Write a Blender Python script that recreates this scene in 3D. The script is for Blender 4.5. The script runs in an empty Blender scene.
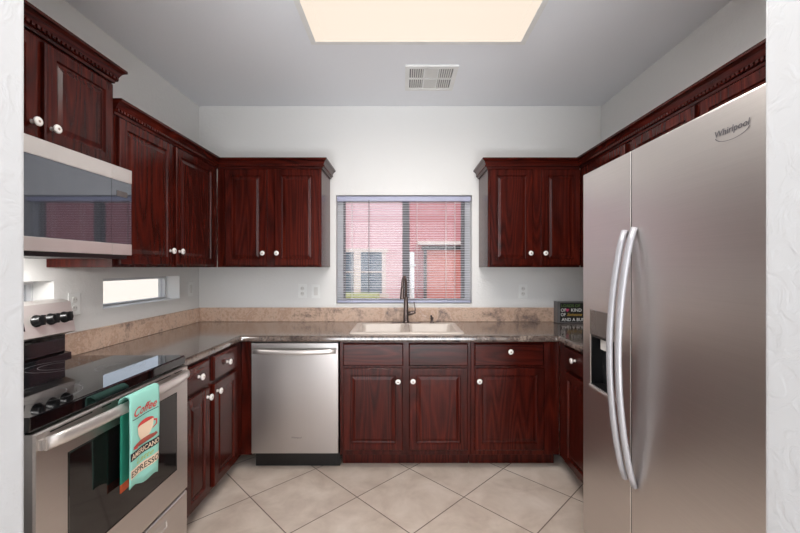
import bpy, bmesh, math, random
from mathutils import Vector, Matrix
random.seed(7)
S = bpy.context.scene
C = S.collection
PI = math.pi

# ------------------------------------------------------------------ camera, world, lights, exposure
CZ = 1.347
cam = bpy.data.cameras.new('camera'); cam.lens = 17.1; cam.sensor_width = 36
cam.shift_x = -3/800; cam.shift_y = 0.5/800; cam.clip_start = 0.02
camo = bpy.data.objects.new('camera', cam); C.objects.link(camo)
camo.location = (0, 0, CZ); camo.rotation_euler = (PI/2, 0, 0); S.camera = camo

S.view_settings.view_transform = 'Standard'
S.view_settings.look = 'None'
S.view_settings.gamma = 1
S.view_settings.use_curve_mapping = False
S.view_settings.exposure = 0.25

w = bpy.data.worlds.new('sky'); S.world = w; w.use_nodes = True
bg = w.node_tree.nodes['Background']; bg.inputs[0].default_value = (.80, .88, 1, 1); bg.inputs[1].default_value = 1.7

sun = bpy.data.lights.new('sun', 'SUN'); sun.energy = 1.8; sun.angle = .01; sun.color = (1, .95, .88)
suno = bpy.data.objects.new('sun', sun); C.objects.link(suno)
suno.location = (4, -3, 8)
suno.rotation_euler = Vector((-.5, .35, -.8)).to_track_quat('-Z', 'Y').to_euler()

def area(name, loc, direction, sx, sy, power, col=(1, 1, 1)):
    l = bpy.data.lights.new(name, 'AREA'); l.shape = 'RECTANGLE'; l.size = sx; l.size_y = sy
    l.energy = power; l.color = col
    o = bpy.data.objects.new(name, l); C.objects.link(o); o.location = loc
    o.rotation_euler = Vector(direction).to_track_quat('-Z', 'Y').to_euler()
    return o
# added fill behind the camera, standing in for daylight from the adjoining room
area('rear_fill_light', (0.0, -3.35, 1.65), (0, 1, 0), 4.4, 1.7, 62, (.92, .96, 1))
# added upward fill at floor level to lift the ceiling, no real source there
area('floor_fill_light', (0, -1.7, .03), (0, .12, 1), 2.6, 2.0, 255, (.90, .95, 1))

# ------------------------------------------------------------------ material helpers
def srgb(r, g, b):
    f = lambda c: (c/255/12.92 if c/255 <= .04045 else ((c/255+.055)/1.055)**2.4)
    return (f(r), f(g), f(b), 1)
class NT:
    def __init__(s, name):
        s.m = bpy.data.materials.new(name); s.m.use_nodes = True
        s.t = s.m.node_tree; s.b = s.t.nodes['Principled BSDF']; s.out = s.t.nodes['Material Output']
    def n(s, t, **k):
        x = s.t.nodes.new(t)
        for a, v in k.items(): setattr(x, a, v)
        return x
    def l(s, a, b): s.t.links.new(a, b)
    def math(s, op, a, b=None, c=None):
        x = s.n('ShaderNodeMath', operation=op)
        for i, v in enumerate((a, b, c)):
            if v is None: continue
            if isinstance(v, (int, float)): x.inputs[i].default_value = v
            else: s.l(v, x.inputs[i])
        return x.outputs[0]
    def coord(s, scale=(1, 1, 1), rnd=0, rot=(0, 0, 0)):
        tc = s.n('ShaderNodeTexCoord'); v = tc.outputs['Object']
        if rnd:
            oi = s.n('ShaderNodeObjectInfo'); m = s.math('MULTIPLY', oi.outputs['Random'], rnd)
            va = s.n('ShaderNodeVectorMath', operation='ADD'); s.l(v, va.inputs[0]); s.l(m, va.inputs[1]); v = va.outputs[0]
        mp = s.n('ShaderNodeMapping'); mp.inputs['Scale'].default_value = scale; mp.inputs['Rotation'].default_value = rot
        s.l(v, mp.inputs[0]); return mp.outputs[0]
    def noise(s, v, scale, detail=3, rough=.5, dist=0):
        x = s.n('ShaderNodeTexNoise'); x.inputs['Scale'].default_value = scale; x.inputs['Detail'].default_value = detail
        x.inputs['Roughness'].default_value = rough; x.inputs['Distortion'].default_value = dist
        s.l(v, x.inputs['Vector']); return x.outputs['Fac']
    def ramp(s, f, stops):
        x = s.n('ShaderNodeValToRGB'); e = x.color_ramp.elements
        while len(e) < len(stops): e.new(.5)
        for i, (p, c) in enumerate(stops): e[i].position = p; e[i].color = c
        s.l(f, x.inputs[0]); return x.outputs[0]
    def bump(s, h, strength, dist=.01):
        x = s.n('ShaderNodeBump'); x.inputs['Strength'].default_value = strength; x.inputs['Distance'].default_value = dist
        s.l(h, x.inputs['Height']); s.l(x.outputs[0], s.b.inputs['Normal'])
    def mix(s, f, a, b):
        x = s.n('ShaderNodeMix', data_type='RGBA')
        if isinstance(f, float): x.inputs[0].default_value = f
        else: s.l(f, x.inputs[0])
        for i, v in ((6, a), (7, b)):
            if isinstance(v, tuple): x.inputs[i].default_value = v
            else: s.l(v, x.inputs[i])
        return x.outputs[2]
def plain(name, col, rough=.5, metal=0, spec=.5, coat=0, var=.04):
    k = NT(name); b = k.b
    f = k.noise(k.coord(), 9, 2)
    d = tuple(max(0, c*(1-var)) for c in col[:3])+(1,); u = tuple(min(1, c*(1+var)) for c in col[:3])+(1,)
    k.l(k.ramp(f, [(.3, d), (.7, u)]), b.inputs['Base Color'])
    b.inputs['Roughness'].default_value = rough; b.inputs['Metallic'].default_value = metal
    b.inputs['Specular IOR Level'].default_value = spec; b.inputs['Coat Weight'].default_value = coat
    return k.m
def emis(name, col, st):
    k = NT(name); k.b.inputs['Base Color'].default_value = (.08, .08, .08, 1)
    k.b.inputs['Emission Color'].default_value = col; k.b.inputs['Emission Strength'].default_value = st
    return k.m
def wallmat(name, col, strength=.25, scale=28):
    k = NT(name); k.b.inputs['Base Color'].default_value = col; k.b.inputs['Roughness'].default_value = .75
    v = k.coord(); a = k.noise(v, scale, 3, .5, 1.2)
    h = k.ramp(a, [(.45, (0, 0, 0, 1)), (.6, (1, 1, 1, 1))]); k.bump(h, strength, .004); return k.m
def wood(name, vert=True, bright=1.0, mould=False):
    k = NT(name); b = k.b
    sc = (7.0, 7.0, .75) if vert else (.75, 7.0, 7.0)
    if mould: sc = (1.0, 1.0, 9.0)
    v = k.coord(sc, rnd=13)
    n1 = k.noise(v, 1.0, 1.5, .45)
    rings = k.math('PINGPONG', k.math('MULTIPLY', n1, 26), 1.0)
    fs = (260, 260, 6) if vert else (6, 260, 260)
    if mould: fs = (8, 8, 200)
    fine = k.noise(k.coord(fs, rnd=5), 1.0, 2, .6)
    big = k.noise(k.coord((2, 2, 1), rnd=9), 1.2, 2)
    f = k.math('ADD', k.math('MULTIPLY', rings, .22), k.math('ADD', k.math('MULTIPLY', fine, .42), k.math('MULTIPLY', big, .3)))
    q = lambda r, g, bb: tuple(c*bright for c in srgb(r, g, bb)[:3])+(1,)
    col = k.ramp(f, [(.25, q(34, 8, 5)), (.5, q(64, 17, 10)), (.85, q(102, 34, 20))])
    k.l(col, b.inputs['Base Color'])
    b.inputs['Roughness'].default_value = .24; b.inputs['Specular IOR Level'].default_value = .22
    k.bump(f, .10, .002)
    return k.m
def steelmat(name, col, rough, brush=(2, 2, 300), aniso=0.0, var=.95):
    k = NT(name); b = k.b
    f = k.noise(k.coord(brush), 1.0, 2, .6)
    c0 = tuple(c*var for c in col[:3])+(1,)
    k.l(k.ramp(f, [(.3, c0), (.7, col)]), b.inputs['Base Color'])
    r = k.math('MULTIPLY_ADD', f, .04, rough-.02); k.l(r, b.inputs['Roughness'])
    b.inputs['Metallic'].default_value = 1; b.inputs['Anisotropic'].default_value = aniso
    return k.m
def stone(name, cols, scale, rough, bumpy=.0):
    k = NT(name); b = k.b; v = k.coord((1, 1, 1))
    a = k.noise(v, scale, 6, .65, .6); f2 = k.noise(v, scale*9, 3, .7)
    f = k.math('ADD', k.math('MULTIPLY', a, .72), k.math('MULTIPLY', f2, .28))
    k.l(k.ramp(f, [(p, srgb(*c)) for p, c in cols]), b.inputs['Base Color'])
    b.inputs['Roughness'].default_value = rough
    if bumpy: k.bump(f, bumpy, .003)
    return k.m

M = {}
M['wall'] = wallmat('wall_paint', srgb(226, 225, 223), .12)
M['walltex'] = wallmat('wall_texture', srgb(188, 189, 191), .22, 16)  # jamb copy of the wall paint, darkened to counter the strong light on it
M['ceil'] = wallmat('ceiling_paint', srgb(236, 238, 242), .08)
M['room'] = wallmat('dining_paint', srgb(215, 211, 206), .1)
M['wood'] = wood('cherry_wood'); M['woodh'] = wood('cherry_wood_horizontal', False); M['woodm'] = wood('cherry_moulding', False, 1.0, True)
M['dark'] = plain('dark_recess', srgb(30, 12, 11), .6)
M['side'] = plain('cabinet_end_panel', srgb(176, 152, 150), .28)
M['steel'] = steelmat('stainless_steel', srgb(212, 206, 202), .36)
M['steelv'] = steelmat('brushed_steel_vertical', srgb(190, 185, 183), .33, (500, 500, 1.5), var=.97)
M['steelb'] = plain('bright_steel', srgb(216, 210, 206), .34, metal=.72, var=.02)
M['handle'] = plain('satin_handle', srgb(178, 178, 183), .38, metal=.4)
M['blackg'] = plain('black_glass', srgb(10, 10, 12), .035, spec=.8)
M['ovenglass'] = plain('oven_glass', srgb(20, 17, 17), .06, spec=.7)
M['micro_glass'] = plain('microwave_glass', srgb(112, 115, 122), .04, metal=.9)
M['black'] = plain('black_plastic', srgb(16, 15, 16), .3)
M['blackm'] = plain('black_enamel', srgb(12, 11, 12), .5, spec=.15)
M['white'] = plain('white_plastic', srgb(232, 232, 230), .4)
M['offwhite'] = plain('off_white', srgb(214, 212, 208), .4)
M['knob'] = plain('white_knob', srgb(238, 234, 230), .18, coat=.6)
M['knobc'] = plain('knob_centre', srgb(150, 132, 120), .3)
M['sink'] = plain('sink_composite', srgb(204, 192, 182), .25)
M['bronze'] = plain('brushed_bronze', srgb(104, 92, 88), .3, metal=.8)
M['slat'] = plain('blind_slat', srgb(214, 214, 222), .4)
M['rail'] = plain('blind_rail', srgb(170, 172, 196), .4)
M['vinyl'] = plain('window_vinyl', srgb(200, 200, 202), .4)
M['vinyld'] = plain('window_track', srgb(120, 118, 120), .5)
M['grille'] = plain('vent_recess', srgb(95, 95, 98), .6)
M['teal'] = plain('towel_teal', srgb(146, 206, 192), .9)
M['teald'] = plain('towel_green', srgb(30, 132, 108), .9)
M['orange'] = plain('towel_orange', srgb(190, 82, 42), .9)
M['red'] = plain('print_red', srgb(196, 62, 58), .8)
M['brown'] = plain('print_brown', srgb(150, 72, 58), .8)
M['cream'] = plain('print_cream', srgb(232, 206, 180), .8)
M['pblack'] = plain('print_black', srgb(26, 26, 28), .8)
M['olive'] = plain('print_olive', srgb(160, 176, 96), .8)
M['swhite'] = plain('print_white', srgb(225, 228, 228), .6)
M['sgreen'] = plain('print_green', srgb(90, 120, 60), .6)
M['syellow'] = plain('print_yellow', srgb(186, 152, 58), .6)
M['spink'] = plain('print_pink', srgb(190, 60, 104), .6)
M['signframe'] = plain('sign_frame', srgb(120, 120, 122), .35, metal=.5)
M['logo'] = plain('logo_grey', srgb(120, 118, 122), .3, metal=.7)
M['dispenser'] = plain('dispenser_panel', srgb(112, 106, 104), .25, metal=.6)
M['pinkl'] = wallmat('pink_stucco_sunlit', srgb(228, 184, 188), .3)  # left house wall: sunlight put into the lighter pink
M['pinkr'] = wallmat('pink_stucco_unlit', srgb(196, 122, 124), .3)  # right house wall: deeper pink stands for the side out of the sun
M['salmon'] = plain('salmon_door', srgb(202, 116, 102), .6)
M['trimw'] = plain('house_trim', srgb(226, 208, 200), .6)
M['hglass'] = plain('house_glass', srgb(104, 120, 134), .1)
M['block'] = wallmat('block_wall', srgb(246, 238, 226), .4)
M['ground'] = stone('gravel_ground', [(.3, (196, 180, 158)), (.7, (232, 220, 200))], 3, .9)
M['grass'] = stone('lawn', [(.3, (150, 158, 96)), (.7, (196, 200, 130))], 8, .9)
M['lamp'] = emis('lamp_diffuser', srgb(255, 238, 219), .79)
M['counter'] = stone('laminate_stone', [(.36, (40, 33, 32)), (.44, (80, 68, 63)), (.50, (116, 101, 92)), (.545, (74, 63, 60)), (.66, (158, 142, 130))], 7, .14)
for n_ in M['counter'].node_tree.nodes:
    if n_.type == 'BSDF_PRINCIPLED': n_.inputs['Coat Weight'].default_value = .6; n_.inputs['Coat Roughness'].default_value = .12
M['splash'] = stone('backsplash_stone', [(.36, (132, 114, 108)), (.43, (184, 156, 138)), (.50, (214, 186, 166)), (.57, (190, 156, 134)), (.68, (226, 208, 196))], 6, .3)
# floor tile, laid on the diagonal
k = NT('floor_tile'); D_ = .626/math.sqrt(2)
tc = k.n('ShaderNodeTexCoord'); sp = k.n('ShaderNodeSeparateXYZ'); k.l(tc.outputs['Object'], sp.inputs[0])
x, y = k.math('ADD', sp.outputs[0], .269), k.math('SUBTRACT', sp.outputs[1], 2.225)
r2 = 1/math.sqrt(2)/D_
u = k.math('MULTIPLY', k.math('ADD', x, y), r2); v = k.math('MULTIPLY', k.math('SUBTRACT', x, y), r2)
def edge(a):
    f = k.math('FRACT', a); return k.math('MINIMUM', f, k.math('SUBTRACT', 1.0, f))
e = k.math('MINIMUM', edge(u), edge(v))
grout = k.math('LESS_THAN', e, .0042/D_*.75)
cb = k.n('ShaderNodeCombineXYZ'); k.l(k.math('FLOOR', u), cb.inputs[0]); k.l(k.math('FLOOR', v), cb.inputs[1])
wn = k.n('ShaderNodeTexWhiteNoise'); k.l(cb.outputs[0], wn.inputs['Vector'])
nz = k.noise(k.coord(), 5, 5, .6, .4)
ff = k.math('ADD', k.math('MULTIPLY', nz, .85), k.math('MULTIPLY', wn.outputs['Value'], .15))
tcol = k.ramp(ff, [(.3, srgb(186, 168, 154)), (.5, srgb(206, 190, 176)), (.72, srgb(222, 208, 196))])
k.l(k.mix(grout, tcol, srgb(112, 94, 84)), k.b.inputs['Base Color'])
k.b.inputs['Roughness'].default_value = .38
k.bump(k.math('SUBTRACT', 1.0, grout), .4, .002)
M['tile'] = k.m

# ------------------------------------------------------------------ mesh helpers
class MB:
    def __init__(s): s.bm = bmesh.new(); s.mats = []
    def mi(s, m):
        if m is None: return 0
        if m not in s.mats: s.mats.append(m)
        return s.mats.index(m)
    def face(s, pts, m=None):
        f = s.bm.faces.new([s.bm.verts.new(p) for p in pts]); f.material_index = s.mi(m); return f
    def box(s, x0, x1, y0, y1, z0, z1, m=None, bev=0):
        r = bmesh.ops.create_cube(s.bm, size=1)
        for v in r['verts']:
            v.co = ((x0+x1)/2+v.co.x*(x1-x0), (y0+y1)/2+v.co.y*(y1-y0), (z0+z1)/2+v.co.z*(z1-z0))
        i = s.mi(m)
        fs = {f for v in r['verts'] for f in v.link_faces}
        for f in fs: f.material_index = i
        if bev:
            es = list({e for v in r['verts'] for e in v.link_edges})
            q = bmesh.ops.bevel(s.bm, geom=es, offset=bev, segments=2, affect='EDGES', profile=.5)
            for f in q['faces']: f.material_index = i
        return s
    def lathe(s, c, axis, prof, seg=20, m=None):
        c = Vector(c); a = Vector(axis).normalized(); t = a.orthogonal().normalized(); b = a.cross(t); rings = []
        for r, h in prof:
            rings.append([s.bm.verts.new(c+a*h+(t*math.cos(2*PI*i/seg)+b*math.sin(2*PI*i/seg))*max(r, .0003)) for i in range(seg)])
        idx = s.mi(m)
        for p, q in zip(rings, rings[1:]):
            for i in range(seg):
                f = s.bm.faces.new((p[i], p[(i+1) % seg], q[(i+1) % seg], q[i])); f.smooth = True; f.material_index = idx
        for rr, fl in ((rings[0], True), (rings[-1], False)):
            f = s.bm.faces.new(rr[::-1] if fl else rr); f.material_index = idx
        return s
    def tube(s, pts, rad, seg=12, m=None, flat=None):
        """pts 3-D path; rad number or list; flat=(a,b) gives an oval section"""
        pts = [Vector(p) for p in pts]; n = len(pts); rings = []; idx = s.mi(m); ref = None
        for i, p in enumerate(pts):
            d = (pts[min(i+1, n-1)]-pts[max(i-1, 0)]).normalized()
            if ref is None: ref = d.orthogonal().normalized() if flat is None else (Vector(flat[2])-d*d.dot(Vector(flat[2]))).normalized()
            ref = (ref-d*d.dot(ref)).normalized(); b = d.cross(ref)
            r = rad[i] if isinstance(rad, (list, tuple)) else rad
            ra, rb = (r, r) if flat is None else (flat[0], flat[1])
            rings.append([s.bm.verts.new(p+ref*ra*math.cos(2*PI*j/seg)+b*rb*math.sin(2*PI*j/seg)) for j in range(seg)])
        for p, q in zip(rings, rings[1:]):
            for i in range(seg):
                f = s.bm.faces.new((p[i], p[(i+1) % seg], q[(i+1) % seg], q[i])); f.smooth = True; f.material_index = idx
        for rr in (rings[0][::-1], rings[-1]):
            f = s.bm.faces.new(rr); f.material_index = idx
        return s
    def loops(s, x0, x1, z0, z1, yf, prof, m=None):
        """nested rectangles: prof = (inset, out) with out towards -y from yf"""
        idx = s.mi(m); rings = []
        for ins, o in prof:
            rings.append([s.bm.verts.new(p) for p in ((x0+ins, yf-o, z0+ins), (x1-ins, yf-o, z0+ins), (x1-ins, yf-o, z1-ins), (x0+ins, yf-o, z1-ins))])
        for p, q in zip(rings, rings[1:]):
            for i in range(4):
                f = s.bm.faces.new((p[i], p[(i+1) % 4], q[(i+1) % 4], q[i])); f.material_index = idx
        f = s.bm.faces.new(rings[-1]); f.material_index = idx
        f = s.bm.faces.new(rings[0][::-1]); f.material_index = idx
        return s
    def build(s, name, mat=None, parent=None, kind=None, label=None, bevel=0):
        bmesh.ops.recalc_face_normals(s.bm, faces=s.bm.faces)
        me = bpy.data.meshes.new(name); s.bm.to_mesh(me); s.bm.free()
        if s.mats:
            for m_ in s.mats: me.materials.append(M[m_])
        else: me.materials.append(M[mat])
        o = bpy.data.objects.new(name, me); C.objects.link(o)
        if parent: o.parent = parent
        if kind: o['kind'] = kind
        if label: o['label'] = label
        if bevel:
            b = o.modifiers.new('bevel', 'BEVEL'); b.width = bevel; b.segments = 3; b.limit_method = 'ANGLE'; b.angle_limit = .6
        return o
def grid_slab(us, vs, keep, w0, w1, f, mb=None):
    """cells of a u-v grid extruded from w0 to w1; f maps (u,v,w) to a point"""
    mb = mb or MB(); nu, nv = len(us)-1, len(vs)-1
    K = lambda i, j: 0 <= i < nu and 0 <= j < nv and keep((us[i]+us[i+1])/2, (vs[j]+vs[j+1])/2)
    for i in range(nu):
        for j in range(nv):
            if not K(i, j): continue
            a, b, c, d = us[i], us[i+1], vs[j], vs[j+1]
            for w_ in (w0, w1): mb.face([f(a, c, w_), f(b, c, w_), f(b, d, w_), f(a, d, w_)])
            for di, dj, p, q in ((-1, 0, (a, c), (a, d)), (1, 0, (b, c), (b, d)), (0, -1, (a, c), (b, c)), (0, 1, (a, d), (b, d))):
                if not K(i+di, j+dj): mb.face([f(*p, w0), f(*q, w0), f(*q, w1), f(*p, w1)])
    bmesh.ops.remove_doubles(mb.bm, verts=mb.bm.verts, dist=1e-5)
    return mb
def thing(name, label, cat, loc=(0, 0, 0), rz=0, group=None):
    o = bpy.data.objects.new(name, None); C.objects.link(o); o.empty_display_size = .1
    o.location = loc; o.rotation_euler = (0, 0, rz); o['label'] = label; o['category'] = cat
    if group: o['group'] = group
    return o
def tag(o, label, cat, group=None):
    o['label'] = label; o['category'] = cat
    if group: o['group'] = group
    return o
def lettering(s, size, f, mb, m, shear=0, width=None, spacing=1.0):
    """adds the letters of s to mb; f maps flat (x, y) to a point"""
    cu = bpy.data.curves.new('t', 'FONT'); cu.body = s; cu.size = size; cu.shear = shear; cu.align_x = 'CENTER'
    cu.resolution_u = 3; cu.space_character = spacing
    if m != 'script': cu.offset = size*.012
    o = bpy.data.objects.new('t', cu); C.objects.link(o); bpy.context.view_layer.update()
    me = bpy.data.meshes.new_from_object(o)
    xs = [v.co.x for v in me.vertices]; k_ = 1 if not width else width/(max(xs)-min(xs)); mid = (max(xs)+min(xs))/2
    vs = [mb.bm.verts.new(f((v.co.x-mid)*k_, v.co.y)) for v in me.vertices]; idx = mb.mi(m)
    for p in me.polygons:
        try: fa = mb.bm.faces.new([vs[i] for i in p.vertices]); fa.material_index = idx
        except ValueError: pass
    bpy.data.objects.remove(o); bpy.data.meshes.remove(me); bpy.data.curves.remove(cu)

# ------------------------------------------------------------------ the room
XL, XR, YB, ZC = -1.675, 1.626, 3.12, 2.667
F = MB(); F.box(-2.75, 2.75, -3.6, YB+.18, -.1, 0); F.build('floor', 'tile', kind='structure')
F = MB(); F.box(-2.75, 2.75, -3.6, YB+.18, ZC, ZC+.1); F.build('ceiling', 'ceil', kind='structure')
WX0, WX1, WZ0, WZ1 = -.55, .567, 1.04, 1.938            # kitchen window opening
grid_slab([XL-.16, WX0, WX1, XR+.12], [0, WZ0, WZ1, ZC], lambda u, v: not (WX0 < u < WX1 and WZ0 < v < WZ1), YB, YB+.16, lambda u, v, w: (u, w, v)).build('wall_back', 'wall', kind='structure')
SW = [(1.10, 1.824), (2.122, 2.848)]; SZ0, SZ1 = 1.113, 1.282
grid_slab([.82, SW[0][0], SW[0][1], SW[1][0], SW[1][1], YB], [0, SZ0, SZ1, ZC],
          lambda u, v: not (SZ0 < v < SZ1 and any(a < u < b for a, b in SW)), XL, XL-.16, lambda u, v, w: (w, u, v)).build('wall_left', 'wall', kind='structure')
F = MB(); F.box(XR, XR+.12, .82, YB, 0, ZC); F.build('wall_right', 'wall', kind='structure')
F = MB(); F.box(-2.65, -.811, .70, .82, 0, ZC); F.build('wall_front_left', 'walltex', kind='structure', bevel=.012)
F = MB(); F.box(.776, 2.65, .70, .82, 0, ZC); F.build('wall_front_right', 'walltex', kind='structure', bevel=.012)
F = MB(); F.box(-2.75, -2.65, -3.5, .82, 0, ZC); F.build('wall_dining_left', 'room', kind='structure')
F = MB(); F.box(2.65, 2.75, -3.5, .82, 0, ZC); F.build('wall_dining_right', 'room', kind='structure')
F = MB(); F.box(-2.75, 2.75, -3.6, -3.5, 0, ZC); F.build('wall_dining_back', 'room', kind='structure')

# kitchen window: frame, meeting rail, glass
def glassmat():
    k = NT('window_glass'); t = k.n('ShaderNodeBsdfTransparent'); t.inputs[0].default_value = (.84, .85, .86, 1); g = k.n('ShaderNodeBsdfGlossy'); g.inputs['Roughness'].default_value = .02
    mx = k.n('ShaderNodeMixShader'); mx.inputs[0].default_value = .04
    k.l(t.outputs[0], mx.inputs[1]); k.l(g.outputs[0], mx.inputs[2]); k.l(mx.outputs[0], k.out.inputs[0]); return k.m
M['glass'] = glassmat()
win = bpy.data.objects.new('window_1', None); C.objects.link(win); win['kind'] = 'structure'
F = MB(); y0, y1 = YB+.09, YB+.135
F.box(WX0, WX0+.045, y0, y1, WZ0, WZ1); F.box(WX1-.045, WX1, y0, y1, WZ0, WZ1)
F.box(WX0+.045, WX1-.045, y0, y1, WZ0, WZ0+.04); F.box(WX0+.045, WX1-.045, y0, y1, WZ1-.04, WZ1)
F.build('window_frame', 'vinyl', win)
F = MB(); F.box(-.005, .055, YB+.085, y1+.005, WZ0+.04, WZ1-.04, 'vinyld'); F.box(WX0+.045, WX0+.062, y0+.01, y1-.01, WZ0+.04, WZ1-.04, 'vinyld')
F.box(WX1-.075, WX1-.045, y0+.01, y1-.01, WZ0+.04, WZ1-.04, 'vinyld'); F.build('sash', 'vinyld', win)
F = MB(); F.box(WX0+.062, WX1-.075, y0+.02, y0+.024, WZ0+.04, WZ1-.04); F.build('window_glass', 'glass', win)
F = MB(); F.box(WX0, WX1, YB-.004, YB+.09, WZ0-.012, WZ0+.006); F.build('window_sill', 'offwhite', win)
for n_, (a, b) in enumerate(SW):
    sw = bpy.data.objects.new('window_%d' % (n_+2), None); C.objects.link(sw); sw['kind'] = 'structure'
    F = MB(); t = .012; x0, x1 = XL-.135, XL-.10
    F.box(x0, x1, a, a+t, SZ0, SZ1); F.box(x0, x1, b-t, b, SZ0, SZ1); F.box(x0, x1, a+t, b-t, SZ0, SZ0+t); F.box(x0, x1, a+t, b-t, SZ1-t*1.6, SZ1)
    F.build('window_frame', 'vinyl', sw)
    F = MB(); F.box(x0+.01, x0+.014, a+t, b-t, SZ0+t, SZ1-t*1.6); F.build('window_glass', 'glass', sw)

# ------------------------------------------------------------------ outside
F = MB(); F.box(-9, 9, YB+.18, 12, -.2, -.02); F.build('ground_back', 'ground', kind='structure')
F = MB(); F.box(-9, -2.75, -3, YB+.18, -.2, -.02); F.build('ground_left', 'ground', kind='structure')
DH = 6.0
PX = lambda px, d=DH: (px-403)*d/380
PZ = lambda py, d=DH: CZ-(py-267)*d/380
hs = thing('neighbour_house', 'pink stucco house with white trimmed window seen through the kitchen window blind', 'house', (0, DH, 0))
F = MB(); F.box(-2.2, PX(404.5), 0, .3, -.02, 4.4, 'pinkl'); F.box(PX(404.5), 5, .12, .42, -.02, 4.4, 'pinkr'); F.build('wall', 'pinkl', hs)
wf = MB(); wf.box(PX(322), PX(388), -.05, 0, PZ(252), PZ(248.5)); wf.box(PX(354), PX(361), -.05, 0, PZ(293), PZ(252)); wf.box(PX(382), PX(386), -.04, 0, PZ(293), PZ(252))
wf.box(PX(322), PX(326), -.05, 0, PZ(293), PZ(252)); wf.box(PX(322), PX(389), -.09, 0, PZ(297), PZ(293))
wf = wf.build('window_trim', 'trimw', hs)
for a, b in ((326, 354), (361, 382)):
    F = MB(); F.box(PX(a), PX(b), -.02, 0, PZ(293), PZ(252)); pn = F.build('window_pane', 'hglass', hs)
    F = MB(); F.box(PX(a), PX(b), -.035, -.02, PZ(272.5), PZ(271)); F.build('sash_bar', 'trimw', pn)
F = MB(); F.box(PX(418), PX(476), -.02, .12, PZ(244.5), PZ(241)); F.build('lintel', 'trimw', hs)
F = MB(); F.box(PX(422), PX(476), .04, .12, PZ(250), PZ(246)); F.box(PX(424), PX(427), .04, .12, PZ(302), PZ(250)); F.build('door_frame', 'black', hs, label='black door frame')
F = MB(); F.box(PX(427), PX(476), .07, .12, 0, PZ(250)); F.build('door', 'salmon', hs, label='salmon coloured door')
dp = thing('downpipe', 'white downpipe on the pink house wall behind the window mullion', 'pipe', (PX(412), DH+.05, 0))
F = MB(); F.tube([(0, 0, 0), (0, 0, PZ(252))], .04); F.build('pipe', 'white', dp)
F = MB(); F.box(-.06, .06, -.05, .05, PZ(266), PZ(264)); F.build('bracket', 'white', dp)
F = MB(); F.box(-1.5, PX(380), DH-.7, DH-.1, -.02, .02+.93); tag(F.build('hedge', 'grass'), 'low yellow-green clipped hedge below the house window', 'hedge')
bw = MB(); bw.box(-5.4, -5.2, -2.5, 9.5, -.02, 1.9); tag(bw.build('block_wall', 'block'), 'pale block wall outside the narrow side window', 'garden wall')

# ------------------------------------------------------------------ ceiling fittings
lt = thing('ceiling_light', 'large square white framed fluorescent ceiling light with glowing cream diffuser', 'ceiling light', (.088, 1.60, ZC))
hw = .622; hd = .62
F = MB()
for a, b, c_, d_ in ((-hw, hw, hd-.03, hd), (-hw, hw, -hd, -hd+.03), (-hw, -hw+.03, -hd+.03, hd-.03), (hw-.03, hw, -hd+.03, hd-.03)): F.box(a, b, c_, d_, -.022, 0)
F.build('frame', 'white', lt)
F = MB(); F.loops(-hw+.03, hw-.03, -hd+.03, hd-.03, 0, [(0, 0), (0, .022), (.06, .045)])
for v in F.bm.verts: v.co = (v.co.x, v.co.z, v.co.y)
F.build('diffuser', 'lamp', lt)
for ix in (-1, 0, 1):           # the tubes' light through the diffuser
    for iy in (-1, 0, 1):
        sl_ = bpy.data.lights.new('tube_light', 'SPOT'); sl_.energy = 8.5; sl_.color = (1, .96, .92); sl_.spot_size = math.radians(179); sl_.spot_blend = .8
        sl_.shadow_soft_size = 0
        so_ = bpy.data.objects.new('tube_light', sl_); C.objects.link(so_); so_.parent = lt; so_.location = (ix*.38, iy*.34-.06, -.06)
vt = thing('ceiling_vent', 'white rectangular ceiling vent grille beyond the light', 'vent', (.19, 2.65, ZC))
F = MB(); vw, vd = .175, .17
F.box(-vw, vw, -vd, -vd+.03, -.012, 0); F.box(-vw, vw, vd-.03, vd, -.012, 0); F.box(-vw, -vw+.03, -vd+.03, vd-.03, -.012, 0); F.box(vw-.03, vw, -vd+.03, vd-.03, -.012, 0)
F.box(-.052, -.042, -vd+.03, vd-.03, -.01, 0); F.box(.042, .052, -vd+.03, vd-.03, -.01, 0); F.box(-vw+.03, vw-.03, -.006, .006, -.01, 0)
F.build('frame', 'white', vt)
F = MB(); F.box(-vw+.03, vw-.03, -vd+.03, vd-.03, -.002, -.0005); F.build('backing', 'grille', vt)
F = MB()
for sx in (-1, 1):
    for i in range(6):
        x = sx*(.060+i*.0145)
        F.box(x-.0045, x+.0045, -vd+.03, vd-.03, -.009, -.003)
for i in range(9):
    for s_ in (-1, 1):
        y = s_*(.018+i*.0145)
        F.box(-.042, .042, y-.004, y+.004, -.009, -.003)
F.build('louvre', 'offwhite', vt)

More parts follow.
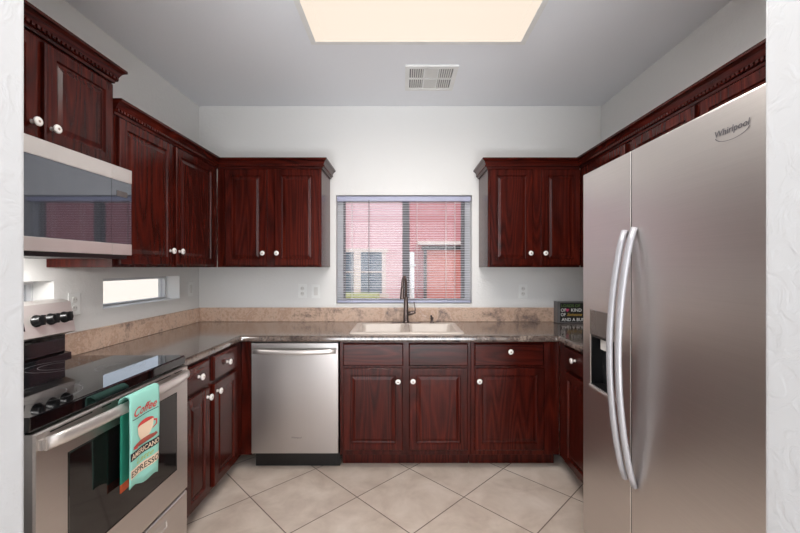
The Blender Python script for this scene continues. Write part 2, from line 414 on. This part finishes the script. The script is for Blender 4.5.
# ------------------------------------------------------------------ cabinets
def knob(x, z, yf, parent):
    F = MB(); F.lathe((x, yf, z), (0, -1, 0), [(.009, 0), (.007, .004), (.0055, .012), (.012, .016), (.0165, .020), (.0175, .024), (.015, .028), (.008, .0295)], 20, 'knob')
    F.lathe((x, yf-.0295, z), (0, -1, 0), [(.005, 0), (.003, .0012)], 12, 'knobc')
    return F.build('knob', 'knob', parent)
DOORP = [(0, 0), (0, .016), (.004, .020), (.046, .020), (.050, .012), (.056, .011), (.061, .012), (.076, .0165), (.077, .0165)]
def door(x0, x1, z0, z1, kn, parent, name='door'):
    F = MB(); F.loops(x0, x1, z0, z1, 0, DOORP); d = F.build(name, 'wood', parent)
    if kn: knob(kn[0], kn[1], -.020, d)
    return d
def drawer(x0, x1, z0, z1, kn, parent, name='drawer'):
    F = MB(); F.loops(x0, x1, z0, z1, 0, [(0, 0), (0, .013), (.007, .020), (.009, .020)]); d = F.build(name, 'woodh', parent)
    if kn: knob(kn[0], kn[1], -.020, d)
    return d
def cabinet(name, label, loc, rz, w_, dep, z0, z1, doors=(), drawers=(), false=(), toe=False, body=None):
    t = thing(name, label, 'cabinet', loc, rz, 'cherry wall cabinets' if name == 'wall_cabinet' else 'cherry base cabinets')
    F = MB()
    if body == 'open':
        F.box(0, w_, 0, .018, z0, z1); F.box(0, .018, .018, dep, z0, z1); F.box(w_-.018, w_, .018, dep, z0, z1); F.box(.018, w_-.018, .018, dep, z0, z0+.018)
        F.box(.018, w_-.018, dep-.012, dep, z0+.018, z1)
    else: F.box(0, w_, 0, dep, z0, z1)
    F.build('body', 'wood', t, bevel=.0015)
    if toe:
        F = MB(); F.box(0.001, w_-.001, .085, dep-.01, 0, z0); F.build('toe_kick', 'wood', t)
    for d in doors: door(*d, t)
    for d in drawers: drawer(*d, t)
    for d in false: drawer(*d, t, 'false_drawer_front')
    return t
g = .002
UZ0, UZ1 = 1.345, 2.10
# upper, left wall (local x = world y - 1.782)
UL = -1.365
c = cabinet('wall_cabinet', 'dark cherry two-door wall cabinet between microwave and corner, strong cathedral grain on its door', (UL, 1.782, 0), PI/2, 1.006, XL*-1+UL-g, UZ0, UZ1,
        doors=[(.026, .440, 1.358, 2.06, (.415, 1.44)), (.478, .93, 1.358, 2.06, (.503, 1.44))])
c = cabinet('wall_cabinet', 'dark cherry short cabinet above the microwave, raised higher than its neighbour', (UL, 1.022, 0), PI/2, .756, -XL+UL-g, 1.806, 2.245,
        doors=[(.012, .380, 1.818, 2.195, (.355, 1.875)), (.408, .744, 1.818, 2.195, (.433, 1.875))])
# upper, back wall left / right
FB = 2.79
c = cabinet('wall_cabinet', 'dark cherry two-door wall cabinet on back wall left of the window', (-1.362, FB, 0), 0, .764, YB-FB-g, UZ0, UZ1,
        doors=[(.062, .367, 1.358, 2.06, (.345, 1.447)), (.425, .746, 1.358, 2.06, (.447, 1.447))])
c = cabinet('wall_cabinet', 'dark cherry two-door wall cabinet on back wall right of the window', (.622, FB, 0), 0, .676, YB-FB-g, UZ0, UZ1,
        doors=[(.016, .326, 1.358, 2.06, (.304, 1.447)), (.389, .672, 1.358, 2.06, (.411, 1.447))])
# upper, right wall
UR = 1.30
c = cabinet('wall_cabinet', 'dark cherry wall cabinet in the right corner, mostly hidden behind the refrigerator', (UR, FB-.002, 0), -PI/2, .628, XR-UR-g, UZ0, UZ1,
        doors=[(.19, .590, 1.358, 2.06, (.215, 1.447))])
c = cabinet('wall_cabinet', 'dark cherry short cabinet above the stainless refrigerator', (UR, 2.158, 0), -PI/2, 1.0, XR-UR-g, 1.82, UZ1,
        doors=[(.034, .484, 1.835, 2.06, None), (.518, .968, 1.835, 2.06, None)])

# crown mouldings: a profile mitred along a path, with a dentil strip below
CROWN = [(0, 0), (.010, 0), (.012, .012), (.018, .014), (.018, .026), (.022, .034), (.030, .050), (.039, .057), (.045, .060), (.045, .072), (0, .072)]
def offset_path(path, o):
    P = [Vector(p) for p in path]; out = []
    for i, p in enumerate(P):
        d0 = (P[i]-P[i-1]).normalized() if i > 0 else None; d1 = (P[i+1]-P[i]).normalized() if i < len(P)-1 else None
        n0 = Vector((d0.y, -d0.x)) if d0 else None; n1 = Vector((d1.y, -d1.x)) if d1 else None
        if n0 and n1:
            m_ = (n0+n1).normalized(); out.append(p+m_*(o/m_.dot(n0)))
        else: out.append(p+(n0 or n1)*o)
    return out
def crown(label, path, z):
    t = thing('crown_moulding', label, 'crown moulding', (0, 0, z), 0, 'dentil crown mouldings')
    F = MB(); rings = []
    for o, h in CROWN: rings.append([F.bm.verts.new((q.x, q.y, h)) for q in offset_path(path, o)])
    n = len(path); rings.append(rings[0])
    for a, b in zip(rings, rings[1:]):
        for i in range(n-1): F.bm.faces.new((a[i], a[i+1], b[i+1], b[i]))
    F.bm.faces.new([r[0] for r in rings[:-1]]); F.bm.faces.new([r[-1] for r in rings[:-1]])
    F.build('moulding', 'woodm', t)
    F = MB(); P = offset_path(path, .018)
    for a, b in zip(P, P[1:]):
        L = (b-a).length; d = (b-a)/L; nrm = Vector((d.y, -d.x)); k_ = int(L/.020)
        if L < .1: continue
        for i in range(k_):
            m_ = a+d*((i+.5)*L/k_); hwid = .0062
            pts = []
            for zz in (.0145, .0275):
                for sx, so in ((-1, 0), (1, 0), (1, 1), (-1, 1)):
                    q = m_+d*hwid*sx+nrm*(so*.007); pts.append(F.bm.verts.new((q.x, q.y, zz)))
            for f in ((0, 1, 2, 3), (4, 5, 6, 7), (0, 1, 5, 4), (1, 2, 6, 5), (2, 3, 7, 6), (3, 0, 4, 7)): F.bm.faces.new([pts[j] for j in f])
    F.build('dentil_strip', 'woodm', t)
    return t
crown('dark cherry dentil crown running round the left corner above the back wall cabinets', [(UL, 1.782), (UL, FB), (-.598, FB), (-.598, YB-g)], 2.067)
crown('dark cherry dentil crown on top of the raised microwave cabinet', [(UL, 1.022), (UL, 1.778), (XL+g, 1.778)], 2.21)
crown('dark cherry dentil crown running from the right window cabinet over the refrigerator', [(.622, YB-g), (.622, FB), (UR, FB), (UR, 1.158)], 2.067)

# base cabinets
BZ0, BZ1 = .10, .858
KL = -1.075; KB = 2.525; KR = 1.04
cabinet('base_cabinet', 'dark cherry base cabinet beside the range, one drawer over one door', (KL, 1.815, 0), PI/2, .288, -XL+KL-g, BZ0, BZ1,
        doors=[(.03, .262, .115, .69, (.235, .645))], drawers=[(.03, .262, .71, .846, (.146, .78))], toe=True)
cabinet('base_cabinet', 'dark cherry base cabinet next to the left corner, one drawer over one door', (KL, 2.105, 0), PI/2, 1.013, -XL+KL-g, BZ0, BZ1,
        doors=[(.022, .322, .115, .69, (.052, .645))], drawers=[(.022, .322, .71, .846, (.172, .78))], toe=True)
F = MB(); F.box(KL+g, -1.006, KB, KB+.02, .10, BZ1); tag(F.build('filler_panel', 'wood'), 'narrow dark cherry filler strip left of the dishwasher', 'cabinet panel')
c = cabinet('base_cabinet', 'dark cherry sink base with two doors under two plain drawer fronts', (-.418, KB, 0), 0, .868, .555, BZ0, BZ1,
        doors=[(.026, .415, .137, .678, (.386, .596)), (.460, .845, .137, .678, (.484, .598))],
        false=[(.022, .420, .694, .842, None), (.456, .848, .694, .842, None)], toe=True, body='open')
cabinet('base_cabinet', 'dark cherry single-door base cabinet right of the sink, drawer above', (.452, KB, 0), 0, .586, .555, BZ0, BZ1,
        doors=[(.023, .481, .137, .678, (.049, .598))], drawers=[(.020, .478, .694, .842, (.253, .792))], toe=True)
cabinet('base_cabinet', 'dark cherry base cabinet on the right beside the refrigerator', (KR, KB-.002, 0), -PI/2, .70, XR-KR-g, BZ0, BZ1,
        doors=[(.12, .56, .115, .69, None)], drawers=[(.12, .56, .71, .846, (.27, .79))], toe=True)

# countertop: one continuous U, hole for the sink
CT = .90; CX0, CX1, CY = -1.052, 1.003, 2.46
HX0, HX1, HY0, HY1 = -.335, .39, 2.545, 2.965
def ckeep(u, v):
    if HX0 < u < HX1 and HY0 < v < HY1: return False
    if v < CY: return (u < CX0 or u > CX1)
    return True
ct = thing('countertop', 'mottled brown stone-look countertop running in a U around the kitchen', 'countertop', (0, 0, 0))
F = grid_slab([XL+g, CX0, HX0, HX1, CX1, XR-g], [1.815, CY, HY0, HY1, YB-g], ckeep, .860, CT, lambda u, v, w: (u, v, w))
F.build('worktop', 'counter', ct, bevel=.014)
F = MB(); bt = .02
F.box(XL+bt, XR-bt, YB-bt, YB-g, CT, 1.015); F.box(XL+g, XL+bt, 1.815, YB-g, CT, 1.015); F.box(XR-bt, XR-g, 1.815, YB-g, CT, 1.015)
F.build('backsplash', 'splash', ct, bevel=.004, label='tan stone backsplash strip')

# ------------------------------------------------------------------ sink and taps
sk = thing('kitchen_sink', 'cream double-bowl drop-in sink below the window', 'sink', (0.026, 2.755, CT))
def rrect(cx, cy, hx, hy, r, z, n=5):
    out = []
    for sx, sy, a0 in ((1, 1, 0), (-1, 1, 90), (-1, -1, 180), (1, -1, 270)):
        for i in range(n+1):
            a = math.radians(a0+90*i/n); out.append((cx+sx*(hx-r)+r*math.cos(a), cy+sy*(hy-r)+r*math.sin(a), z))
    return out
def ring_strip(mb, rings, close=False):
    R = [[mb.bm.verts.new(p) for p in r] for r in rings]
    for a, b in zip(R, R[1:]):
        for i in range(len(a)): 
            f = mb.bm.faces.new((a[i], a[(i+1) % len(a)], b[(i+1) % len(a)], b[i])); f.smooth = True
    if close: mb.bm.faces.new(R[-1])
hx, hy = .386, .238
F = MB()
ring_strip(F, [rrect(0, 0, hx, hy, .03, .0005), rrect(0, 0, hx-.002, hy-.002, .03, .008), rrect(0, 0, hx-.01, hy-.01, .03, .012), rrect(0, 0, hx-.032, hy-.03, .03, .012)])
# deck: plates around the two bowls
bw_, bh = .160, .178; by = -.028
xs = [-hx+.02, -.176-bw_, -.176+bw_, .176-bw_, .176+bw_, hx-.02]; ys = [-hy+.02, by-bh, by+bh, hy-.02]
deck = grid_slab(xs, ys, lambda u, v: not ((abs(u+.176) < bw_ or abs(u-.176) < bw_) and abs(v-by) < bh), .004, .0125, lambda u, v, w: (u, v, w), F)
deck.build('rim', 'sink', sk)
for sx in (-1, 1):
    F = MB(); cx = sx*.176
    ring_strip(F, [rrect(cx, by, bw_+.002, bh+.002, .004, .0128), rrect(cx, by, bw_-.004, bh-.004, .03, .008), rrect(cx, by, bw_-.012, bh-.012, .04, -.14), rrect(cx, by, bw_-.04, bh-.04, .05, -.165), rrect(cx, by, .02, .02, .018, -.168)], True)
    b_ = F.build('bowl', 'sink', sk)
    F = MB(); F.lathe((cx, by, -.1675), (0, 0, 1), [(.04, 0), (.038, .003), (.03, .001), (.012, .001)], 20); F.build('drain', 'steelb', b_)
fz = CT+.0125
fc = thing('kitchen_faucet', 'dark bronze pull-down faucet with tall gooseneck at the sink', 'faucet', (.023, 2.952, fz))
F = MB()
ring_strip(F, [rrect(0, 0, .115, .022, .02, 0), rrect(0, 0, .115, .022, .02, .004), rrect(0, 0, .108, .017, .016, .006)], True); F.build('deck_plate', 'bronze', fc)
F = MB(); F.lathe((0, 0, .006), (0, 0, 1), [(.027, 0), (.025, .008), (.021, .012), (.019, .10), (.0165, .17), (.012, .20)], 20); F.build('body', 'bronze', fc)
F = MB(); pts = [(0, 0, .19), (0, 0, .28)]
for i in range(1, 11):
    a = PI*i/10; pts.append((-.014*(1-math.cos(a)), -.08*(1-math.cos(a)), .28+.080*math.sin(a)))
F.tube(pts, .0105); F.build('gooseneck', 'bronze', fc)
F = MB(); F.lathe((-.028, -.16, .282), (-.02, 0, -1), [(.011, 0), (.013, .02), (.015, .05), (.018, .075), (.017, .082), (.012, .083)], 18); F.build('spray_head', 'bronze', fc)
F = MB(); F.lathe((.015, 0, .07), (1, 0, .25), [(.016, 0), (.016, .025), (.013, .045), (.011, .06), (.004, .062)], 16); F.tube([(.066, 0, .085), (.073, 0, .10), (.068, 0, .13), (.062, 0, .165)], [.005, .0045, .004, .004], 8)
F.build('lever', 'bronze', fc)
sd = thing('soap_dispenser', 'small dark bronze soap pump right of the faucet', 'soap dispenser', (.225, 2.955, fz))
F = MB(); F.lathe((0, 0, 0), (0, 0, 1), [(.018, 0), (.018, .004), (.012, .008), (.010, .028), (.013, .032), (.013, .042), (.004, .045)], 16); F.build('pump', 'bronze', sd)
F = MB(); F.tube([(0, 0, .042), (-.004, -.01, .058), (-.01, -.04, .062), (-.012, -.055, .055)], .0055, 10); F.build('spout', 'bronze', sd)

# ------------------------------------------------------------------ window blind
bl = thing('window_blind', 'white one-inch horizontal blind with open slats in the kitchen window', 'window blind', (.0085, YB+.045, 0))
hwb = (WX1-WX0)/2-.006
F = MB(); F.box(-hwb, hwb, -.022, .018, WZ1-.045, WZ1-.006); F.build('head_rail', 'rail', bl, label='lavender grey head rail', bevel=.002)
F = MB(); nsl = 40
for i in range(nsl):
    z = WZ1-.060-i*(WZ1-.060-WZ0-.045)/(nsl-1)
    L = [(-.0125, -.0016), (-.005, .0008), (.005, .0014), (.0125, .0003)]
    lo = [F.bm.verts.new((-hwb, p, z+q)) for p, q in L]; hi = [F.bm.verts.new((hwb, p, z+q)) for p, q in L]
    for j in range(3): F.bm.faces.new((lo[j], hi[j], hi[j+1], lo[j+1]))
so = F.build('slats', 'slat', bl); sm = so.modifiers.new('thick', 'SOLIDIFY'); sm.thickness = .0008
F = MB(); F.box(-hwb, hwb, -.014, .014, WZ0+.012, WZ0+.030); F.build('bottom_rail', 'rail', bl, bevel=.003)
for px in (352, 417, 446, 455):
    x = (px-403)*3.16/380-.0085
    for yy in (-.0150, .0150): F = MB(); F.tube([(x, yy, WZ0+.02), (x, yy, WZ1-.04)], .0012, 6); F.build('ladder_cord', 'white', bl)
F = MB(); x = (369-403)*3.14/380-.0085; F.tube([(x, -.026, WZ1-.04), (x-.001, -.027, 1.13)], .0032, 8); F.build('tilt_wand', 'vinyld', bl)

# ------------------------------------------------------------------ dishwasher
dw = thing('dishwasher', 'stainless steel built-in dishwasher with curved bar handle', 'dishwasher', (-1.002, 2.527, 0))
F = MB(); F.box(.004, .576, 0, .55, .10, .855, 'black'); F.build('tub', 'black', dw)
F = MB(); F.box(.002, .576, -.024, 0, .118, .848, bev=.004); dr = F.build('door', 'steelv', dw)
F = MB(); pts = []
for i in range(13):
    t_ = i/12; pts.append((.022+.54*t_, -.040-.022*math.sin(PI*t_), .795-.004*math.sin(PI*t_)))
F.tube(pts, 0, 12, flat=(.017, .008, (0, 0, 1)))
F.box(.022, .04, -.040, -.023, .782, .808); F.box(.544, .562, -.040, -.023, .782, .808); F.build('handle', 'steelb', dr)
F = MB(); lettering('Whirlpool', .016, lambda a, b: (.30+a, -.0245, .218+b), F, 'logo'); F.build('lettering', 'logo', dr)
F = MB(); F.box(.004, .576, .05, .07, 0, .10); F.build('kick_plate', 'black', dw)

# ------------------------------------------------------------------ range
rg = thing('kitchen_range', 'stainless steel electric range with black glass cooktop and oven door', 'range', (-1.056, 1.05, 0), PI/2)
W_ = .758
F = MB(); F.box(.002, W_-.002, 0, .60, .03, .885); F.box(.03, W_-.03, .04, .5, 0, .03); F.build('body', 'blackm', rg)
F = MB(); F.box(0, W_, -.022, .545, .886, .928, bev=.005); F.build('cooktop', 'blackg', rg)
for bx, by_, br in ((.2, .14, .11), (.56, .14, .085), (.2, .40, .085), (.56, .40, .11)):
    for rr in (br, br*.62):
        n_ = 40; F = MB()
        vo = [F.bm.verts.new((bx+rr*math.cos(2*PI*i/n_), by_+rr*math.sin(2*PI*i/n_), .9284)) for i in range(n_)]
        vi = [F.bm.verts.new((bx+(rr-.0015)*math.cos(2*PI*i/n_), by_+(rr-.0015)*math.sin(2*PI*i/n_), .9284)) for i in range(n_)]
        for i in range(n_): F.bm.faces.new((vo[i], vo[(i+1) % n_], vi[(i+1) % n_], vi[i]))
        F.build('burner_ring', 'grille', rg)
F = MB(); F.loops(.004, W_-.004, .302, .880, 0, [(0, 0), (0, .028), (.004, .034), (.012, .034)]); od = F.build('oven_door', 'steel', rg)
F = MB(); F.loops(.108, .668, .43, .782, -.0335, [(0, 0), (0, .001), (.003, .002), (.006, .001), (.008, .001)]); F.build('oven_window', 'ovenglass', od)
F = MB()
for a, b in ((.05, .20), (.24, .28), (.31, .45), (.48, .62), (.65, .71)): F.box(a, b, -.0345, -.0335, .868, .872)
F.build('vent_slots', 'black', od)
F = MB(); pts = []
for i in range(17):
    t_ = i/16; pts.append((.025+.708*t_, -.034-.010-.030*math.sin(PI*t_)**.6, .846+.002*math.sin(PI*t_)))
F.tube(pts, 0, 14, flat=(.020, .011, (0, 0, 1))); F.box(.014, .036, -.046, -.033, .832, .86); F.box(.722, .744, -.046, -.033, .832, .86)
F.build('door_handle', 'steelb', od)
F = MB(); F.loops(.004, W_-.004, .035, .290, 0, [(0, 0), (0, .026), (.004, .032), (.012, .032)]); sdw = F.build('storage_drawer', 'steel', rg)
F = MB(); F.loops(.16, .60, .215, .255, -.0315, [(0, 0), (0, .001), (.006, .004), (.010, .0005), (.014, .0003)]); F.build('pull_recess', 'steelb', sdw)
# backguard
bgd = MB()
sec = [(.52, .907), (.52, .945), (.55, .95), (.55, 1.03), (.500, 1.045), (.525, 1.185), (.56, 1.195), (.62, 1.195), (.62, .907)]
a = [bgd.bm.verts.new((0.0, p, q)) for p, q in sec]; b = [bgd.bm.verts.new((W_, p, q)) for p, q in sec]
bgd.mi('steelb'); bgd.mi('blackg')
for i in range(len(sec)):
    j = (i+1) % len(sec); f = bgd.bm.faces.new((a[i], a[j], b[j], b[i])); f.material_index = 1 if i in (0, 1, 2) else 0
bgd.bm.faces.new(a); bgd.bm.faces.new(b); bgo = bgd.build('backguard', 'steelb', rg, bevel=.003)
nrm = Vector((0, -(1.185-1.045), .025)).normalized()
for kx in (.06, .15, .575, .642, .709):
    F = MB(); p = Vector((kx, .513, 1.115)); F.lathe(p, nrm, [(.026, 0), (.026, .004), (.023, .006), (.021, .026), (.018, .029)], 20, 'black')
    F.box(kx-.004, kx+.004, .475, .488, 1.100, 1.142, 'black'); F.build('knob', 'black', bgo)
F = MB(); 
q0 = lambda x, s_: (x, .500+.025*s_-.0015, 1.045+.14*s_)
F.face([q0(.22, .25), q0(.52, .25), q0(.52, .8), q0(.22, .8)]); F.build('display', 'blackg', bgo)

# towel over the oven handle
tw = thing('dish_towel', 'teal coffee-print dish towel hanging over the oven door handle', 'towel', (0, 0, 0))
TY0, TY1, TZ = 1.33, 1.49, .880
def tx(y, z): return -.956+.0035*math.sin((y-TY0)*48+ (TZ-z)*6)*min(1, (TZ-z)*9)-.012*max(0, TZ-.02-z)
def cloth(rows, yb0, yb1, n=14):
    F = MB(); R = []
    for fx in rows: R.append([F.bm.verts.new(fx(yb0+(yb1-yb0)*i/n)) for i in range(n+1)])
    for p, q in zip(R, R[1:]):
        for i in range(n): f = F.bm.faces.new((p[i], p[i+1], q[i+1], q[i])); f.smooth = True
    return F
bot = lambda y: .566-.02*(y-TY0)/.165+.006*math.sin((y-TY0)*60)
rows = [(lambda y, s_=s_: (tx(y, bot(y)+(TZ-bot(y))*s_), y, bot(y)+(TZ-bot(y))*s_)) for s_ in [i/12 for i in range(13)]]
rows += [(lambda y: (-.960, y, TZ+.010)), (lambda y: (-.975, y, TZ+.013)), (lambda y: (-.992, y, TZ+.004)), (lambda y: (-.999, y, TZ-.015))]
F = cloth(rows, TY0, TY1); o = F.build('front_layer', 'teal', tw); m_ = o.modifiers.new('t', 'SOLIDIFY'); m_.thickness = .003; m_.offset = -1
rows = [(lambda y, z=z: (-1.001-.002*math.sin(y*50)-.004*(TZ-z), y, z+(.03*(y-TY0) if z < .6 else 0))) for z in (.545, .575, .615, .70, .80, TZ-.006)]
F = cloth(rows, TY0+.012, TY1-.012); F.mi('teald'); F.mi('orange')
for f in F.bm.faces:
    if f.calc_center_median().z < .59: f.material_index = 1
o = F.build('back_layer', 'teald', tw, label='darker green back layer with orange hem'); m_ = o.modifiers.new('t', 'SOLIDIFY'); m_.thickness = .003
ym = (TY0+TY1)/2
dec = lambda k_=1: (lambda a, b: (tx(ym+a, b)+.0012+.0004*k_, ym+a, b))
def tdec(cz): 
    d = dec(2); return lambda a, b: d(a, cz+b)
def poly(pts, m, k_=1): d = dec(k_); F.face([d(a, b) for a, b in pts], m)
def strip(a0, a1, b0, b1, m, k_=1):
    d = dec(k_); n_ = 10
    for i in range(n_):
        p, q = a0+(a1-a0)*i/n_, a0+(a1-a0)*(i+1)/n_
        F.face([d(p, b0), d(q, b0), d(q, b1), d(p, b1)], m)
F = MB(); strip(-.07, .07, .803, .8055, 'pblack'); F.build('printed_rule', 'pblack', tw)
F = MB(); strip(-.08, .08, .662, .690, 'pblack'); F.build('printed_band', 'pblack', tw, label='black printed band')
F = MB(); strip(-.078, .078, .598, .630, 'cream'); F.build('printed_band', 'cream', tw, label='cream printed band')
for txt, size, z_, k_, m_, sh, wd in (('Coffee', .044, .812, 2, 'red', .4, .125), ('AMERICANO', .026, .667, 3, 'cream', 0, .150), ('Latte', .026, .638, 2, 'olive', .4, .09), ('ESPRESSO', .030, .603, 3, 'pblack', 0, .150)):
    F = MB(); lettering(txt, size, (lambda a, b: dec(k_)(a, z_+b)), F, m_, shear=sh, width=wd); F.build('printed_lettering', m_, tw)
F = MB()
ell = lambda cx, cz, rx, rz_, n_=22: [(cx+rx*math.cos(2*PI*i/n_), cz+rz_*math.sin(2*PI*i/n_)) for i in range(n_)]
poly(ell(0, .706, .066, .010), 'brown', 1)
poly([(-.045, .772), (.045, .772), (.040, .742), (.022, .716), (-.022, .716), (-.040, .742)], 'cream', 2)
poly([(.044, .768), (.062, .762), (.062, .742), (.038, .732), (.040, .738), (.055, .746), (.055, .758), (.044, .760)], 'red', 2)
poly(ell(0, .772, .045, .013), 'red', 3); poly(ell(0, .771, .036, .009), 'brown', 4)
poly([(-.07, .700), (-.05, .712), (-.03, .704), (-.045, .695)], 'red', 3); poly([(.03, .706), (.055, .716), (.062, .708), (.04, .698)], 'brown', 3)
F.build('coffee_cup_print', 'brown', tw)

# ------------------------------------------------------------------ microwave
mw = thing('microwave', 'stainless over-the-range microwave with dark reflective door', 'microwave', (-1.300, 1.024, 0), PI/2)
W_ = .764
F = MB(); F.box(0, W_, 0, -XL-1.300-g, 1.385, 1.800); F.build('body', 'black', mw)
F = MB(); F.box(.002, .640, -.020, 0, 1.402, 1.798, bev=.002); md = F.build('door', 'black', mw)
for q0_, q1_ in ((1.735, 1.798), (1.402, 1.452)): F = MB(); F.box(.002, .640, -.026, -.020, q0_, q1_, bev=.002); F.build('steel_band', 'steelb', md)
F = MB(); F.box(.002, .640, -.0235, -.020, 1.452, 1.735); F.build('window', 'micro_glass', md)
F = MB(); F.box(.642, W_-.002, -.020, 0, 1.402, 1.798, bev=.002); cp = F.build('control_panel', 'black', mw)
for q0_, q1_ in ((1.735, 1.798), (1.402, 1.452)): F = MB(); F.box(.642, W_-.002, -.026, -.020, q0_, q1_, bev=.002); F.build('steel_band', 'steelb', cp)
F = MB(); F.box(.642, W_-.002, -.0235, -.020, 1.452, 1.735); F.build('keypad_glass', 'micro_glass', cp)
F = MB(); F.box(.670, .735, -.0245, -.0235, 1.665, 1.69); F.build('display', 'dispenser', cp)

hood = area('hood_light', (-1.50, 1.42, 1.378), (-.25, .15, -1), .34, .08, 5, (1, .98, .95))
# ------------------------------------------------------------------ refrigerator
RXF = .85
fr = thing('refrigerator', 'tall stainless side-by-side refrigerator with ice and water dispenser', 'refrigerator', (RXF, 1.794, 0), -PI/2)
# local x runs towards the camera: 0 = far edge
FW = .91; GX = .377; GG = .0022
F = MB(); F.box(.004, FW-.004, .075, XR-RXF-.03, .02, 1.765); F.build('cabinet_body', 'grille', fr)
F = MB(); F.box(.02, FW-.02, .06, .075, .02, .10); F.build('kick_grille', 'black', fr)
DX0, DX1, DZ0, DZ1 = .072, .262, .815, 1.155
fd = grid_slab([0, DX0, DX1, GX-GG], [.11, DZ0, 1.045, 1.78], lambda u, v: not (DX0 < u < DX1 and DZ0 < v < 1.045), 0, .065, lambda u, v, w: (u, w, v))
fd = fd.build('freezer_door', 'steel', fr, bevel=.004)
F = MB(); F.box(GX+GG, FW, 0, .065, .11, 1.78); rd = F.build('refrigerator_door', 'steel', fr, bevel=.004)
F = MB(); F.box(GX-GG, GX+GG, .0015, .06, .12, 1.775); F.build('door_gasket', 'black', fr)
F = MB(); F.box(DX0, DX1, -.004, 0, 1.045, DZ1, bev=.002); dpn = F.build('dispenser_panel', 'dispenser', fd, label='dark grey dispenser control panel')
F = MB(); F.box(DX0, DX1, .055, .064, DZ0, 1.045, 'black'); F.box(DX0, DX0+.004, .002, .055, DZ0, 1.045, 'black'); F.box(DX1-.004, DX1, .002, .055, DZ0, 1.045, 'black')
F.box(DX0, DX1, .002, .055, 1.035, 1.045, 'black'); F.box(DX0, DX1, .002, .055, DZ0, DZ0+.008, 'black')
F.box(.12, .17, .02, .045, .985, 1.035, 'offwhite'); F.build('dispenser_cavity', 'black', fd)
F = MB(); F.box(DX0-.004, DX1+.004, -.008, .004, DZ0-.008, DZ0+.004, bev=.002); F.build('drip_tray_edge', 'steelb', fd)
def fhandle(x, z0, z1, parent):
    F = MB(); pts = []
    for i in range(21):
        t_ = i/20; pts.append((x, -.006-.058*math.sin(PI*t_)**.75, z0+(z1-z0)*t_))
    F.tube(pts, 0, 14, flat=(.015, .010, (1, 0, 0)))
    F.build('door_handle', 'handle', parent)
fhandle(GX-.030, .545, 1.485, fd); fhandle(GX+.030, .545, 1.49, rd)
F = MB(); lettering('Whirlpool', .024, lambda a, b: (.812+a, -.0012, 1.697+b), F, 'logo', shear=.15, width=.105)
n_ = 24
for i in range(n_):     # the ring swoosh round the name
    a0, a1 = PI*(1.05+.9*i/n_), PI*(1.05+.9*(i+1)/n_)
    F.face([(.812+.05*math.cos(a0), -.0011, 1.698+.020*math.sin(a0)), (.812+.05*math.cos(a1), -.0011, 1.698+.020*math.sin(a1)), (.812+.053*math.cos(a1), -.0011, 1.698+.0212*math.sin(a1)), (.812+.053*math.cos(a0), -.0011, 1.698+.0212*math.sin(a0))], 'logo')
F.build('lettering', 'logo', rd)

# ------------------------------------------------------------------ box sign on the counter
sg = thing('box_sign', 'small black box sign with white and coloured lettering in the right counter corner', 'sign', (1.225, 3.045, CT+.001))
SWD, SH = .30, .172
F = MB(); F.box(0, SWD, -.030, .045, 0, SH, 'signframe'); F.build('frame', 'signframe', sg, bevel=.002)
F = MB(); F.box(.022, SWD-.008, -.0312, -.030, .010, SH-.012); F.build('face', 'pblack', sg)
F = MB()
def sl(s_, cx, z, size, m, width, shear=0): lettering(s_, size, lambda a, b: (cx+a, -.0318, z+b), F, m, shear=shear, width=width)
sl('LOADS OF', .105, .128, .032, 'sgreen', .15); sl('OF', .048, .092, .036, 'swhite', .042); sl('KIND', .150, .092, .036, 'swhite', .082)
sl('OF', .046, .056, .036, 'swhite', .038); sl('Someone', .135, .058, .034, 'syellow', .12, .4); sl('AND A BUNCH', .150, .017, .036, 'swhite', .235)
F.face([(.078+(.016*math.sin(t)**3), -.0318, .105+.013*math.cos(t)-.004*math.cos(2*t)) for t in [2*PI*i/20 for i in range(20)]], 'spink')
F.build('lettering', 'swhite', sg)

# ------------------------------------------------------------------ outlets and switches
def plate(name, label, cat, loc, rz, kind):
    t = thing(name, label, cat, loc, rz, 'white wall outlets' if kind == 'outlet' else 'white wall switches')
    F = MB(); F.box(-.035, .035, -.006, -.001, -.057, .057, bev=.002); F.build('cover_plate', 'white', t)
    if kind == 'outlet':
        for s_ in (-1, 1):
            F = MB(); F.lathe((0, -.006, s_*.021), (0, -1, 0), [(.0165, 0), (.0155, .002)], 18, 'offwhite')
            F.box(-.0075, -.0055, -.0085, -.0078, s_*.021-.001, s_*.021+.008, 'grille'); F.box(.0055, .0075, -.0085, -.0078, s_*.021-.001, s_*.021+.006, 'grille')
            F.build('socket', 'offwhite', t)
    else:
        F = MB(); F.box(-.016, .016, -.009, -.006, -.033, .033, bev=.001); F.build('rocker', 'offwhite', t)
plate('wall_outlet', 'white double outlet on left wall beside the range', 'outlet', (XL, 1.932, 1.158), PI/2, 'outlet')
plate('light_switch', 'white switch plate on left wall near the back corner', 'switch', (XL, 2.99, 1.175), PI/2, 'switch')
plate('wall_outlet', 'white double outlet under back wall cabinets left of the window', 'outlet', (-.825, YB, 1.15), 0, 'outlet')
plate('light_switch', 'white switch plate between the back outlet and the window', 'switch', (-.714, YB, 1.148), 0, 'switch')
plate('wall_outlet', 'white double outlet on back wall right of the window', 'outlet', (.985, YB, 1.148), 0, 'outlet')
